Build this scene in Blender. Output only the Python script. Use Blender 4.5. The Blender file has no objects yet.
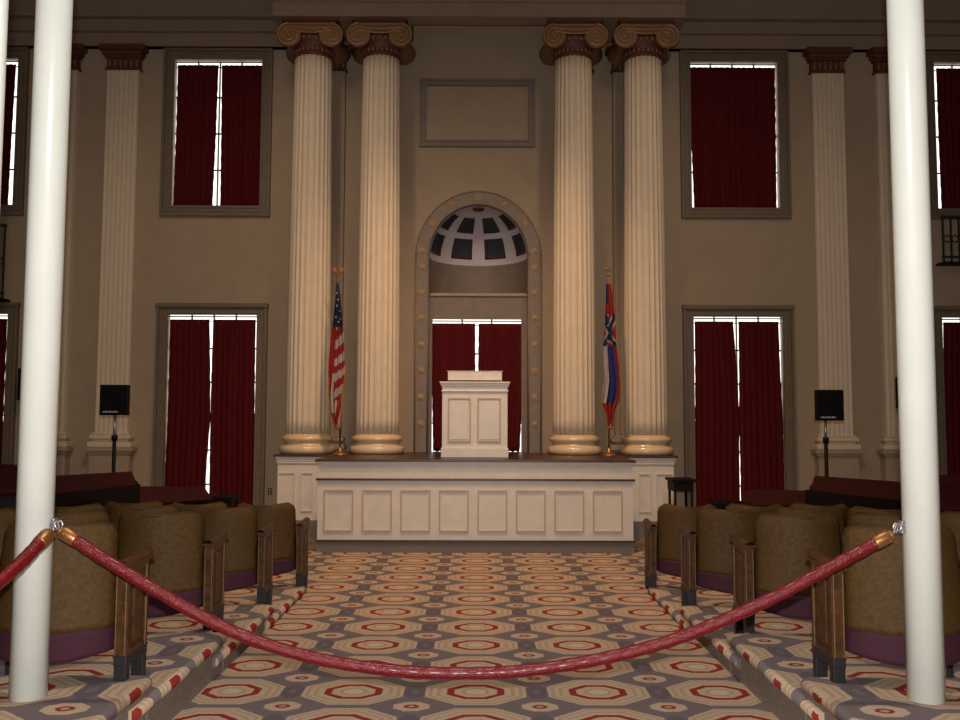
import bpy, bmesh, math, random
from math import sin, cos, pi, radians, atan, tan, sqrt
from mathutils import Vector, Matrix
random.seed(5)
S = bpy.context.scene
C = S.collection
# ------------------------------------------------------------------ camera
F = 880.0; PITCH = radians(3.96); EYE = 1.6
cam_d = bpy.data.cameras.new('camera'); cam = bpy.data.objects.new('camera', cam_d); C.objects.link(cam)
cam_d.sensor_fit = 'HORIZONTAL'; cam_d.sensor_width = 36; cam_d.lens = F/960*36
cam_d.clip_start = .05; cam_d.clip_end = 200
cam.matrix_world = (Matrix.Translation((0, 0, EYE)) @ Matrix.Rotation(-2/F, 4, 'Z')
                    @ Matrix.Rotation(pi/2 + PITCH, 4, 'X') @ Matrix.Rotation(radians(.2), 4, 'Z'))
S.camera = cam
def zc(py, d): return EYE + d*tan(PITCH + atan((360-py)/F))
def xc(px, py, d):
    z = zc(py, d); fw = d*cos(PITCH) + (z-EYE)*sin(PITCH)
    return (px-478)/F*fw
# ------------------------------------------------------------------ materials
def mat(name, col, rough=.6, metal=0, noise=0, nscale=30, bump=0, bscale=200, spec=.5, sheen=0, dark=None, coat=0):
    m = bpy.data.materials.new(name); m.use_nodes = True; nt = m.node_tree; b = nt.nodes['Principled BSDF']
    b.inputs['Base Color'].default_value = (*col, 1); b.inputs['Roughness'].default_value = rough
    b.inputs['Metallic'].default_value = metal; b.inputs['Specular IOR Level'].default_value = spec
    if sheen: b.inputs['Sheen Weight'].default_value = sheen; b.inputs['Sheen Tint'].default_value = (*[min(1, c*2+.1) for c in col], 1)
    if coat: b.inputs['Coat Weight'].default_value = coat; b.inputs['Coat Roughness'].default_value = .15
    g = nt.nodes.new('ShaderNodeNewGeometry')
    if noise:
        n = nt.nodes.new('ShaderNodeTexNoise'); n.inputs['Scale'].default_value = nscale; n.inputs['Detail'].default_value = 4
        nt.links.new(g.outputs['Position'], n.inputs['Vector'])
        r = nt.nodes.new('ShaderNodeValToRGB')
        d = dark or tuple(c*(1-noise) for c in col)
        r.color_ramp.elements[0].color = (*d, 1); r.color_ramp.elements[0].position = .35
        r.color_ramp.elements[1].color = (*[min(1, c*(1+noise*.5)) for c in col], 1); r.color_ramp.elements[1].position = .65
        nt.links.new(n.outputs['Fac'], r.inputs['Fac']); nt.links.new(r.outputs['Color'], b.inputs['Base Color'])
    if bump:
        n2 = nt.nodes.new('ShaderNodeTexNoise'); n2.inputs['Scale'].default_value = bscale
        nt.links.new(g.outputs['Position'], n2.inputs['Vector'])
        bp = nt.nodes.new('ShaderNodeBump'); bp.inputs['Strength'].default_value = bump; bp.inputs['Distance'].default_value = .01
        nt.links.new(n2.outputs['Fac'], bp.inputs['Height']); nt.links.new(bp.outputs['Normal'], b.inputs['Normal'])
    return m
def emis(name, col, s):
    m = bpy.data.materials.new(name); m.use_nodes = True; nt = m.node_tree; nt.nodes.clear()
    e = nt.nodes.new('ShaderNodeEmission'); e.inputs[0].default_value = (*col, 1); e.inputs[1].default_value = s
    o = nt.nodes.new('ShaderNodeOutputMaterial'); nt.links.new(e.outputs[0], o.inputs[0]); return m
M = dict(
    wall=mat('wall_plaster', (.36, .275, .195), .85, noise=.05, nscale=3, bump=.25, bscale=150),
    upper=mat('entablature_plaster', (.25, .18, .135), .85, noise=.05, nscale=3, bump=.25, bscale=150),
    trim=mat('window_trim_paint', (.155, .115, .078), .6, noise=.1, nscale=8),
    archtrim=mat('arch_trim_paint', (.20, .155, .128), .6, noise=.1, nscale=8),
    column=mat('cream_column', (.64, .53, .405), .55, noise=.04, nscale=6),
    cbase=mat('cream_gloss', (.66, .50, .33), .25, noise=.04, nscale=6, coat=.5),
    white=mat('white_woodwork', (.66, .60, .54), .4, noise=.05, nscale=6),
    bead=mat('tan_bead', (.46, .33, .18), .5),
    brown=mat('brown_edge', (.06, .018, .010), .35, noise=.3, nscale=20),
    grey=mat('grey_plinth', (.17, .145, .135), .8, noise=.15, nscale=60),
    riser=mat('riser_carpet', (.25, .20, .165), .95, noise=.3, nscale=150, bump=.4, bscale=400),
    post=mat('white_post', (.82, .87, .82), .22, noise=.03, nscale=4, coat=.5),
    rope=mat('red_velvet_rope', (.16, .002, .008), .33, noise=.3, nscale=90, bump=.6, bscale=120, spec=.45, coat=.12),
    brass=mat('brass', (.36, .17, .065), .42, .8),
    steel=mat('chrome_steel', (.5, .5, .52), .35, .8),
    black=mat('black_plastic', (.003, .003, .004), .6, spec=.2),
    iron=mat('black_iron', (.015, .013, .016), .5, noise=.3, nscale=60),
    wood=mat('seat_wood', (.075, .028, .008), .45, spec=.3, noise=.45, nscale=25),
    woodlight=mat('pale_wood_edge', (.20, .13, .06), .4, noise=.3, nscale=40),
    velvet=mat('brown_velvet', (.082, .042, .010), .6, spec=.25, noise=.2, nscale=45, bump=.3, bscale=300, dark=(.062, .031, .0075)),
    purple=mat('purple_seat_fabric', (.046, .004, .018), .8, noise=.35, nscale=160, bump=.3, bscale=300),
    curtain=mat('dark_red_curtain', (.085, .0025, .005), .85, noise=.35, nscale=40, spec=.2),
    bench=mat('maroon_leather', (.036, .003, .004), .65, spec=.15, noise=.3, nscale=30),
    dark=mat('dark_wood', (.006, .003, .002), .6, spec=.15, noise=.3, nscale=20),
    bronze=mat('capital_brown', (.17, .080, .036), .4, noise=.35, nscale=50),
    gild=mat('capital_gilding', (.36, .20, .08), .35, .3),
    oxblood=mat('oxblood_paint', (.10, .026, .018), .6, noise=.4, nscale=60),
    dome=mat('dome_mauve', (.55, .51, .58), .8, noise=.05, nscale=20),
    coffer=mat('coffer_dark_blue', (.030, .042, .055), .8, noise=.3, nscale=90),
    rosette=mat('rosette_gold', (.36, .23, .12), .5),
    red=mat('flag_red', (.26, .010, .010), .7), fwhite=mat('flag_white', (.36, .32, .32), .7),
    blue=mat('flag_blue', (.010, .014, .06), .7), rblue=mat('flag_royal_blue', (.014, .022, .15), .7), fringe=mat('gold_fringe', (.42, .17, .03), .6, noise=.4, nscale=80),
    pole=mat('flagpole_wood', (.12, .09, .07), .3),
    socket=mat('socket_cover', (.02, .02, .05), .4),
    mullion=mat('window_muntin', (.25, .20, .10), .6),
    blind=mat('yellowed_sash', (.45, .38, .2), .6),
    day=emis('daylight_outside', (1, 1, .95), 1.7),
    ceil=mat('ceiling_plaster', (.4, .34, .28), .9, noise=.05, nscale=3),
    badge=mat('badge_grey', (.35, .35, .37), .5), grille=mat('speaker_grille', (.005, .005, .0065), .8, spec=.1, noise=.3, nscale=400),
)
def carpet():
    m = bpy.data.materials.new('patterned_carpet'); m.use_nodes = True; nt = m.node_tree; b = nt.nodes['Principled BSDF']
    N = nt.nodes; L = nt.links
    def mth(op, a, c=None):
        n = N.new('ShaderNodeMath'); n.operation = op
        for i, v in enumerate((a, c)):
            if v is None: continue
            if isinstance(v, (int, float)): n.inputs[i].default_value = v
            else: L.new(v, n.inputs[i])
        return n.outputs[0]
    def mix(fac, a, c):
        n = N.new('ShaderNodeMix'); n.data_type = 'RGBA'
        L.new(fac, n.inputs[0])
        for i, v in ((6, a), (7, c)):
            if isinstance(v, tuple): n.inputs[i].default_value = (*v, 1)
            else: L.new(v, n.inputs[i])
        return n.outputs[2]
    g = N.new('ShaderNodeNewGeometry'); sp = N.new('ShaderNodeSeparateXYZ'); 
    wn = N.new('ShaderNodeTexNoise'); wn.inputs['Scale'].default_value = 60
    L.new(g.outputs['Position'], wn.inputs['Vector'])
    va = N.new('ShaderNodeVectorMath'); va.operation = 'SCALE'; va.inputs['Scale'].default_value = .012; L.new(wn.outputs['Color'], va.inputs[0])
    vb = N.new('ShaderNodeVectorMath'); vb.operation = 'ADD'; L.new(g.outputs['Position'], vb.inputs[0]); L.new(va.outputs[0], vb.inputs[1])
    L.new(vb.outputs[0], sp.inputs[0])
    A, B = .722, .544
    def cell(ox, oy):
        u = mth('SUBTRACT', mth('FRACT', mth('ADD', mth('DIVIDE', mth('SUBTRACT', sp.outputs[0], ox), A), 20.5)), .5)
        v = mth('SUBTRACT', mth('FRACT', mth('ADD', mth('DIVIDE', mth('SUBTRACT', sp.outputs[1], oy), B), 20.5)), .5)
        return mth('ABSOLUTE', mth('MULTIPLY', u, A)), mth('ABSOLUTE', mth('MULTIPLY', v, B))
    def octd(ox, oy, hx, hy):
        u, v = cell(ox, oy); p = mth('DIVIDE', u, hx); q = mth('DIVIDE', v, hy)
        return mth('MAXIMUM', mth('MAXIMUM', p, q), mth('MULTIPLY', mth('ADD', p, q), .72))
    o = octd(0, 5.34, .297, .243)
    f = octd(A/2, 5.34+B/2, .102, .08)
    k = octd(A/2, 5.34, .062, .13)
    lt = lambda x, t: mth('LESS_THAN', x, t)
    grey = (.165, .132, .140); dgrey = (.125, .102, .114); beige = (.47, .36, .25); tan_ = (.39, .28, .19); redc = (.26, .026, .022); pale = (.50, .42, .31)
    c = mix(lt(k, 1.0), grey, dgrey)
    c = mix(lt(k, .35), c, grey)
    c = mix(lt(o, 1.0), c, beige)
    for a_, b_ in ((.86, .93), (.70, .77)):
        band = mth('MULTIPLY', mth('GREATER_THAN', o, a_), lt(o, b_)); c = mix(band, c, tan_)
    c = mix(lt(o, .57), c, redc); c = mix(lt(o, .425), c, beige); c = mix(lt(o, .27), c, tan_); c = mix(lt(o, .2), c, pale)
    c = mix(lt(f, 1.0), c, beige); c = mix(lt(f, .42), c, redc); c = mix(lt(f, .2), c, tan_)
    nn = N.new('ShaderNodeTexNoise'); nn.inputs['Scale'].default_value = 260; L.new(g.outputs['Position'], nn.inputs['Vector'])
    mr = N.new('ShaderNodeMapRange'); mr.inputs[3].default_value = .6; mr.inputs[4].default_value = 1.4; L.new(nn.outputs['Fac'], mr.inputs[0])
    vm = N.new('ShaderNodeVectorMath'); vm.operation = 'SCALE'; L.new(c, vm.inputs[0]); L.new(mr.outputs[0], vm.inputs['Scale'])
    L.new(vm.outputs[0], b.inputs['Base Color']); b.inputs['Roughness'].default_value = .95; b.inputs['Specular IOR Level'].default_value = .15
    bp = N.new('ShaderNodeBump'); bp.inputs['Strength'].default_value = .4; bp.inputs['Distance'].default_value = .006
    L.new(nn.outputs['Fac'], bp.inputs['Height']); L.new(bp.outputs[0], b.inputs['Normal'])
    return m
M['carpet'] = carpet()
# ------------------------------------------------------------------ mesh helpers
class MB:
    def __init__(s): s.bm = bmesh.new()
    def box(s, x0, x1, y0, y1, z0, z1, rot=None, mi=0):
        c = Vector(((x0+x1)/2, (y0+y1)/2, (z0+z1)/2)); h = Vector(((x1-x0)/2, (y1-y0)/2, (z1-z0)/2))
        vs = []
        for i in (-1, 1):
            for j in (-1, 1):
                for k in (-1, 1):
                    v = Vector((i*h.x, j*h.y, k*h.z))
                    if rot is not None: v = rot @ v
                    vs.append(s.bm.verts.new(c+v))
        for f in ((0,1,3,2),(4,6,7,5),(0,4,5,1),(2,3,7,6),(0,2,6,4),(1,5,7,3)):
            fc = s.bm.faces.new([vs[i] for i in f]); fc.material_index = mi
        return s
    def lathe(s, cx, cy, prof, seg=32, flute=0, depth=.1, caps=True, smooth=True):
        rings = []
        for r, z in prof:
            ring = []
            for i in range(seg):
                a = 2*pi*i/seg; rr = r
                if flute: rr = r*(1-depth*(abs(sin(a*flute/2))**.6))
                ring.append(s.bm.verts.new((cx+rr*cos(a), cy+rr*sin(a), z)))
            rings.append(ring)
        for a, b in zip(rings, rings[1:]):
            for i in range(seg):
                f = s.bm.faces.new((a[i], a[(i+1) % seg], b[(i+1) % seg], b[i])); f.smooth = smooth
        if caps: s.bm.faces.new(rings[0][::-1]); s.bm.faces.new(rings[-1])
        return s
    def tube(s, pts, rad, seg=10, caps=True):
        pts = [Vector(p) for p in pts]; n = len(pts); rings = []
        up = Vector((0, 0, 1)); prev = None
        for i, p in enumerate(pts):
            t = (pts[min(i+1, n-1)]-pts[max(i-1, 0)]).normalized()
            if prev is None:
                ref = up if abs(t.z) < .9 else Vector((1, 0, 0)); a = t.cross(ref).normalized()
            else: a = (prev - t*prev.dot(t)).normalized()
            prev = a; b = t.cross(a)
            r = rad(i/(n-1)) if callable(rad) else rad
            rings.append([s.bm.verts.new(p+a*r*cos(2*pi*k/seg)+b*r*sin(2*pi*k/seg)) for k in range(seg)])
        for a, b in zip(rings, rings[1:]):
            for i in range(seg):
                f = s.bm.faces.new((a[i], a[(i+1) % seg], b[(i+1) % seg], b[i])); f.smooth = True
        if caps: s.bm.faces.new(rings[0][::-1]); s.bm.faces.new(rings[-1])
        return s
    def ring(s, c, R, r, axis='y', seg=20, t=8, ez=1):
        pts = []
        for i in range(seg+1):
            a = 2*pi*i/seg
            if axis == 'y': pts.append((c[0]+R*cos(a), c[1], c[2]+R*sin(a)*ez))
            elif axis == 'z': pts.append((c[0]+R*cos(a), c[1]+R*sin(a), c[2]))
            else: pts.append((c[0], c[1]+R*cos(a), c[2]+R*sin(a)*ez))
        return s.tube(pts, r, t, False)
    def ball(s, c, r, sc=(1, 1, 1), u=12, v=8):
        m = Matrix.Translation(c) @ Matrix.Diagonal((*[r*q for q in sc], 1))
        n0 = len(s.bm.faces); res = bmesh.ops.create_uvsphere(s.bm, u_segments=u, v_segments=v, radius=1, matrix=m)
        for vv in res['verts']:
            for f in vv.link_faces: f.smooth = True
        return s
    def prism(s, poly, y0, y1, mi=0):           # poly of (x,z), extruded along y
        a = [s.bm.verts.new((x, y0, z)) for x, z in poly]; b = [s.bm.verts.new((x, y1, z)) for x, z in poly]; n = len(poly)
        for f in (s.bm.faces.new(a), s.bm.faces.new(b[::-1])): f.material_index = mi
        for i in range(n): s.bm.faces.new((a[i], b[i], b[(i+1) % n], a[(i+1) % n])).material_index = mi
        return s
    def grid(s, fn, nu, nv, smooth=True, mf=None):
        vs = [[s.bm.verts.new(fn(i/nu, j/nv)) for i in range(nu+1)] for j in range(nv+1)]
        for j in range(nv):
            for i in range(nu):
                f = s.bm.faces.new((vs[j][i], vs[j][i+1], vs[j+1][i+1], vs[j+1][i])); f.smooth = smooth
                if mf: f.material_index = mf((i+.5)/nu, (j+.5)/nv)
        return s
    def frame(s, x0, x1, z0, z1, w, y0, y1, sides='LRTB'):
        if 'L' in sides: s.box(x0, x0+w, y0, y1, z0, z1)
        if 'R' in sides: s.box(x1-w, x1, y0, y1, z0, z1)
        if 'T' in sides: s.box(x0+w, x1-w, y0, y1, z1-w, z1)
        if 'B' in sides: s.box(x0+w, x1-w, y0, y1, z0, z0+w)
        return s
    def build(s, name, m, parent=None, bevel=0, solid=0, recalc=True):
        if recalc: bmesh.ops.recalc_face_normals(s.bm, faces=s.bm.faces)
        me = bpy.data.meshes.new(name); s.bm.to_mesh(me); s.bm.free()
        for mm in (m if isinstance(m, (list, tuple)) else [m]): me.materials.append(M[mm])
        o = bpy.data.objects.new(name, me); C.objects.link(o)
        if parent:
            o.parent = parent; mw = Matrix.Identity(4); p = parent
            while p: mw = p.matrix_basis @ mw; p = p.parent
            o.matrix_basis = mw.inverted() @ Matrix.Identity(4) if parent.get('_world') else Matrix.Identity(4)
        if solid:
            d = o.modifiers.new('thickness', 'SOLIDIFY'); d.thickness = solid; d.offset = 0
        if bevel:
            d = o.modifiers.new('edges', 'BEVEL'); d.width = bevel; d.segments = 2; d.limit_method = 'ANGLE'
        return o
def tag(o, label=None, cat=None, group=None, kind=None):
    if label: o['label'] = label
    if cat: o['category'] = cat
    if group: o['group'] = group
    if kind: o['kind'] = kind
    return o
def thing(name, label, cat, loc=(0, 0, 0), rz=0, group=None):
    o = bpy.data.objects.new(name, None); C.objects.link(o); o.empty_display_size = .1
    o.location = loc; o.rotation_euler = (0, 0, rz); return tag(o, label, cat, group)
def struct(o): o['kind'] = 'structure'; return o
def copy_tree(o, parent=None):
    c = o.copy(); C.objects.link(c)
    if parent: c.parent = parent
    for ch in [x for x in bpy.data.objects if x.parent == o]: copy_tree(ch, c)
    return c
# ------------------------------------------------------------------ constants
DW = 13.3                        # back wall face
ZD = 1.13                        # dais top
HW = 9.5; ZCEIL = 8.4
# ------------------------------------------------------------------ room shell
struct(MB().box(-HW, HW, -3, 14.3, -.1, 0).build('floor', 'carpet'))
struct(MB().box(-HW, HW, -3, 14.3, ZCEIL, ZCEIL+.1).build('ceiling', 'ceil'))
struct(MB().box(-HW-.2, -HW, -3, 14.3, 0, ZCEIL).build('wall_left', 'wall'))
struct(MB().box(HW, HW+.2, -3, 14.3, 0, ZCEIL).build('wall_right', 'wall'))
wz = dict(lt=zc(315.5, DW), ut=zc(61, DW), ub=zc(207, DW))
WW = .675
centers = [-7.80, -4.03, 3.945, 7.72]
holes = []
for cx in centers: holes += [(cx-WW, cx+WW, .12, wz['lt']), (cx-WW, cx+WW, wz['ub'], wz['ut'])]
CB = 1.2                         # central bay half width
def wall_cells(mb, x0, x1, z0, z1, holes, y0, y1):
    xs = sorted({x0, x1, *[h[i] for h in holes for i in (0, 1) if x0 < h[i] < x1]}); zs = sorted({z0, z1, *[h[i] for h in holes for i in (2, 3)]})
    for a, b in zip(xs, xs[1:]):
        run = None
        for c, d in zip(zs, zs[1:]):
            m = ((a+b)/2, (c+d)/2); hit = any(h[0] < m[0] < h[1] and h[2] < m[1] < h[3] for h in holes)
            if hit:
                if run: mb.box(a, b, y0, y1, *run); run = None
            else: run = (run[0], d) if run else (c, d)
        if run: mb.box(a, b, y0, y1, *run)
ZS = zc(257, DW); SZ = 1.06; RN = .752; RO = .96     # niche spring height and radii
wb = MB()
wall_cells(wb, -HW, -CB, 0, ZCEIL, holes, DW, DW+.3); wall_cells(wb, CB, HW, 0, ZCEIL, holes, DW, DW+.3)
for sx in (-1, 1): wb.box(min(sx*RN, sx*CB), max(sx*RN, sx*CB), DW, DW+.3, 0, ZS)
n = 32
for i in range(n):                        # wall above the arch
    a0, a1 = pi*i/n, pi*(i+1)/n
    x0, x1 = RN*cos(a0), RN*cos(a1); z0, z1 = ZS+SZ*RN*sin(a0), ZS+SZ*RN*sin(a1)
    wb.prism([(x0, z0), (x0, ZCEIL), (x1, ZCEIL), (x1, z1)], DW, DW+.05)
for sx in (-1, 1): wb.box(min(sx*RN, sx*CB), max(sx*RN, sx*CB), DW, DW+.05, ZS, ZCEIL)
wb.box(-RN, RN, DW, DW+.3, 0, ZD-.12)
struct(wb.build('wall_back', 'wall'))
# niche drum, lintel wall and coffered half dome
ZL = zc(294, DW+.2)
nd = MB()
nd.grid(lambda u, v: (RN*cos(pi*u), DW+.03+RN*sin(pi*u), ZL+(ZS-ZL)*v), 32, 1)
nd.box(-RN, RN, DW+.2, DW+RN+.1, ZL-.03, ZL)
wxa, wxb = xc(432, 380, DW+.2), xc(521.5, 380, DW+.2); wzt = zc(319, DW+.2)
wall_cells(nd, -RN, RN, ZD-.1, ZL, [(wxa, wxb, ZD-.1, wzt)], DW+.2, DW+.45)
wn_ = nd.build('wall_niche', 'archtrim', recalc=False); struct(wn_)
lm = MB().box(-RN, RN, DW+.17, DW+.2, ZL-.035, ZL+.01); lm.build('lintel_molding', 'wall', wn_)
el = sorted([0, radians(7), radians(31), radians(38), radians(60), radians(78), pi/2])
azc = [radians(a) for a in (0, 8, 36.5, 54, 82, 98, 126, 143.5, 172, 180)]
def sph(az, e, r=RN): return Vector((r*cos(e)*cos(az), DW+.03+r*cos(e)*sin(az), ZS+SZ*r*sin(e)))
dm = MB()
for ei in range(len(el)-1):
    for ai in range(len(azc)-1):
        co = ei in (1, 3) and ai in (1, 3, 5, 7)
        e0, e1, a0, a1 = el[ei], el[ei+1], azc[ai], azc[ai+1]
        if not co:
            dm.grid(lambda u, v: sph(a0+(a1-a0)*u, e0+(e1-e0)*v), 4, 4)
dome = dm.build('wall_dome', 'dome', recalc=False); struct(dome)
for e0, e1 in ((el[1], el[2]), (el[3], el[4])):
    for a0, a1 in ((azc[i], azc[i+1]) for i in (1, 3, 5, 7)):
        q = MB(); r2 = RN+.035
        q.grid(lambda u, v: sph(a0+(a1-a0)*u, e0+(e1-e0)*v, r2), 4, 4)
        for (p0, p1) in (((a0, e0), (a1, e0)), ((a1, e0), (a1, e1)), ((a1, e1), (a0, e1)), ((a0, e1), (a0, e0))):
            q.grid(lambda u, v: sph(p0[0]+(p1[0]-p0[0])*u, p0[1]+(p1[1]-p0[1])*u, RN+.035*v), 4, 1, False)
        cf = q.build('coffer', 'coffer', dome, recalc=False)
        b = MB()                          # beaded oxblood border
        m_ = .022
        ee0, ee1 = e0+.03, e1-.03; aa0, aa1 = a0+.035, a1-.035
        for (p0, p1) in (((aa0, ee0), (aa1, ee0)), ((aa1, ee0), (aa1, ee1)), ((aa0, ee1), (aa0, ee0))):
            for t in range(9):
                f = t/8; b.ball(sph(p0[0]+(p1[0]-p0[0])*f, p0[1]+(p1[1]-p0[1])*f, RN+.012), .019, u=6, v=4)
        b.build('coffer_border', 'oxblood', cf)
MB().ball(sph(pi/2, radians(80), RN-.01), .095, (1, .8, .35)).build('dome_rosette', 'oxblood', dome)
# arch surround with rosettes
af = MB()
af.box(-RO, -RN, DW-.05, DW, ZD, ZS).box(RN, RO, DW-.05, DW, ZD, ZS)
for i in range(n):
    a0, a1 = pi*i/n, pi*(i+1)/n
    af.prism([(RN*cos(a0), ZS+SZ*RN*sin(a0)), (RO*cos(a0), ZS+SZ*RO*sin(a0)), (RO*cos(a1), ZS+SZ*RO*sin(a1)), (RN*cos(a1), ZS+SZ*RN*sin(a1))], DW-.05, DW+.02)
for rr in (RN+.012, RO-.012):
    af.tube([(rr*cos(pi*i/n), DW-.052, ZS+SZ*rr*sin(pi*i/n)) for i in range(n+1)], .012, 6)
    for sx in (-1, 1): af.tube([(sx*rr, DW-.052, ZD), (sx*rr, DW-.052, ZS)], .012, 6)
arch = struct(af.build('trim_1', 'archtrim')); RM = (RN+RO)/2
def rosette(x, z):
    r = MB(); r.ball((x, DW-.055, z), .028, (1, .7, 1))
    for k in range(8): r.ball((x+.036*cos(k*pi/4), DW-.053, z+.036*sin(k*pi/4)), .018, (1, .5, 1), 8, 5)
    r.build('rosette', 'rosette', arch)
for k in range(7): a = pi/2 + (k-3)*radians(28.2); rosette(RM*cos(a), ZS+SZ*RM*sin(a))
for py in (293, 318.5, 345, 371, 397.5, 424):
    for sx in (-1, 1): rosette(sx*RM, zc(py, DW))
rosette(-RM, zc(268, DW)); rosette(RM, zc(268, DW))
# moulded panel above the niche
px0, px1 = xc(420, 110, DW), xc(533, 110, DW); pz0, pz1 = zc(146, DW), zc(81, DW)
t = MB().frame(px0, px1, pz0, pz1, .085, DW-.03, DW); t.frame(px0-.02, px1+.02, pz0-.02, pz1+.02, .03, DW-.05, DW)
t.frame(px0+.06, px1-.06, pz0+.06, pz1-.06, .025, DW-.045, DW)
struct(t.build('trim_2', 'archtrim'))
# entablature
ZE = zc(17, 12.2)
ZA = zc(48, DW-.1)
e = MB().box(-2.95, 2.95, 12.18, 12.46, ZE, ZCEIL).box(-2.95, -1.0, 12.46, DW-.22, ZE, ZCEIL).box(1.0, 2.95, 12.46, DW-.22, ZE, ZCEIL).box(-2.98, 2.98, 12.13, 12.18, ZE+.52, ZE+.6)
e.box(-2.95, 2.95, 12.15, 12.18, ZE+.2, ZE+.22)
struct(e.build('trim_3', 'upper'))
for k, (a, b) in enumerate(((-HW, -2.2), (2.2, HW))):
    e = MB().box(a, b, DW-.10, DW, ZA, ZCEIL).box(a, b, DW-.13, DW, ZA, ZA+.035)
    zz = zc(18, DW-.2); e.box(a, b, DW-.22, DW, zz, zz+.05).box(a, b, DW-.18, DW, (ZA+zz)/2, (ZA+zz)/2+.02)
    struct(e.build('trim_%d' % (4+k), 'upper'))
e = MB().box(-CB, CB, DW-.04, DW, zc(22, DW), zc(17, DW)); struct(e.build('trim_6', 'upper'))
# skirting of the back wall
for k, (a, b) in enumerate(((-HW, -2.8), (2.8, HW))):
    struct(MB().box(a, b, DW-.03, DW, 0, .22).build('baseboard_%s' % ('left', 'right')[k], 'trim', bevel=.006))
# ------------------------------------------------------------------ windows and curtains
wi = [0]
def window(x0, x1, z0, z1, y, lower, frame=True):
    wi[0] += 1
    FW = .155; o = MB()
    if frame:
        s_ = 'LRT' if lower else 'LRTB'
        o.frame(x0-FW, x1+FW, z0 if lower else z0-FW, z1+FW, FW, y-.035, y, s_)
        o.frame(x0-FW-.01, x1+FW+.01, z0 if lower else z0-FW-.01, z1+FW+.01, .045, y-.065, y, s_)
        o.frame(x0-.04, x1+.04, z0 if lower else z0-.04, z1+.04, .03, y-.05, y, s_)
        o.frame(x0-.10, x1+.10, z0 if lower else z0-.10, z1+.10, .02, y-.045, y, s_)
        if lower: o.box(x0-FW-.02, x1+FW+.02, y-.085, y, z1+FW-.05, z1+FW+.01)
        if lower and z0 > .1: o.box(x0-FW, x1+FW, y-.1, y, z0-.06, z0)
    else: o.box(x0-.02, x0, y+.14, y+.2, z0, z1).box(x1, x1+.02, y+.14, y+.2, z0, z1)
    w = struct(o.build('window_%d' % wi[0], 'trim'))
    MB().box(x0, x1, y+.090, y+.098, z0, z1).build('window_pane', 'day', w)
    q = MB(); nx = 3 if not frame else 4
    for i in range(1, nx): xx = x0+(x1-x0)*i/nx; q.box(xx-.012, xx+.012, y+.066, y+.084, z0, z1)
    nz = max(2, round((z1-z0)/.55))
    for i in range(1, nz): zz = z0+(z1-z0)*i/nz; q.box(x0, x1, y+.066, y+.084, zz-.012, zz+.012)
    q.box(x0, x1, y+.066, y+.084, z1-.10, z1-.088)
    q.build('muntin', 'mullion', w)
    r = MB().tube([(x0, y+.035, z1-.03), (x1, y+.035, z1-.03)], .010, 8); r.build('curtain_rod', 'mullion', w)
    return w
def curtain(label, zt, zb, y, left, right, group='dark red window curtains'):
    """left/right: lists of x at evenly spaced heights from top to bottom"""
    def ev(l, v):
        f = v*(len(l)-1); i = min(int(f), len(l)-2); return l[i]+(l[i+1]-l[i])*(f-i)
    ph = random.random()*6; np_ = max(5, round((right[0]-left[0])/.085))
    def fn(u, v):
        x0, x1 = ev(left, v), ev(right, v)
        a = .015*(1+.5*sin(u*17+ph))*(.5+.5*v)
        jag = .004*sin(v*60+ph)*(v > .1)
        return (x0+(x1-x0)*(u+.25/np_*.3*sin(u*np_*4*pi)) + jag*(2*u-1), y+a*sin(u*np_*2*pi+ph+.4*sin(v*3)), zt+(zb-zt)*v + .008*sin(u*np_*2*pi)*(v > .99))
    o = MB().grid(fn, np_*8, 24).build('curtain', 'curtain', solid=.006)
    return tag(o, label, 'curtain', group)
def X(px, py, d): return xc(px, py, d)
win_desc = ['far left', 'left', 'right', 'far right']
for i, cx in enumerate(centers):
    x0, x1 = cx-WW, cx+WW
    window(x0, x1, wz['ub'], wz['ut'], DW, False); window(x0, x1, .12, wz['lt'], DW, True)
# curtain edges measured as fractions of the opening, [heights top->bottom]
def pair(cx, zt, zb, le, g0, g1, re, where):
    x0 = cx-WW; w = 2*WW; f = lambda l: [x0+w*q for q in l]
    curtain('left half of the dark red curtains in the %s' % where, zt, zb, DW+.034, f(le), f(g0))
    curtain('right half of the dark red curtains in the %s' % where, zt, zb, DW+.038, f(g1), f(re))
UT = zc(66.3, DW+.035); UB = zc(207.6, DW+.035); LT = zc(320.5, DW+.035)
names_u = ['upper window at the far left edge', 'upper window above the left-hand door-height window', 'upper window right of the paired columns', 'upper window at the far right edge']
names_l = ['lower window at the far left edge', 'lower window behind the left-hand seats', 'lower window behind the right-hand seats', 'lower window at the far right edge']
UP = {0: ([.0, .0, 0], [.5, .5, .5], [.5, .5, .5], [.955, .94, .93]),
      1: ([.02, .02, .01], [.49, .48, .46], [.525, .535, .545], [1.0, .995, .99]),
      2: ([.0, .01, .035], [.51, .51, .51], [.50, .50, .50], [.985, .98, .972]),
      3: ([.05, .05, .06], [.5, .5, .5], [.5, .5, .5], [1, 1, 1])}
LO = {0: ([0, 0, 0], [.49]*3, [.51]*3, [.97, .97, 1]),
      1: ([.012, .012, .01, .0, 0], [.455, .478, .492, .462, .455], [.497, .492, .492, .497, .505], [.975, .978, .985, .997, 1]),
      2: ([.022, .02, .012, 0, 0], [.455, .49, .51, .495, .49], [.52, .518, .511, .515, .515], [.97, .98, 1, 1, 1]),
      3: ([.035, .0, 0], [.49]*3, [.51]*3, [1, 1, 1])}
for i, cx in enumerate(centers):
    a = UP[i]; pair(cx, UT, UB, *a, names_u[i])
    a = LO[i]; pair(cx, LT, .13, *a, names_l[i])
window(wxa, wxb, ZD-.1, wzt, DW+.2, True, frame=False)
nt_ = zc(323.5, DW+.235); g = lambda p: xc(p, 400, DW+.235)
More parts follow.
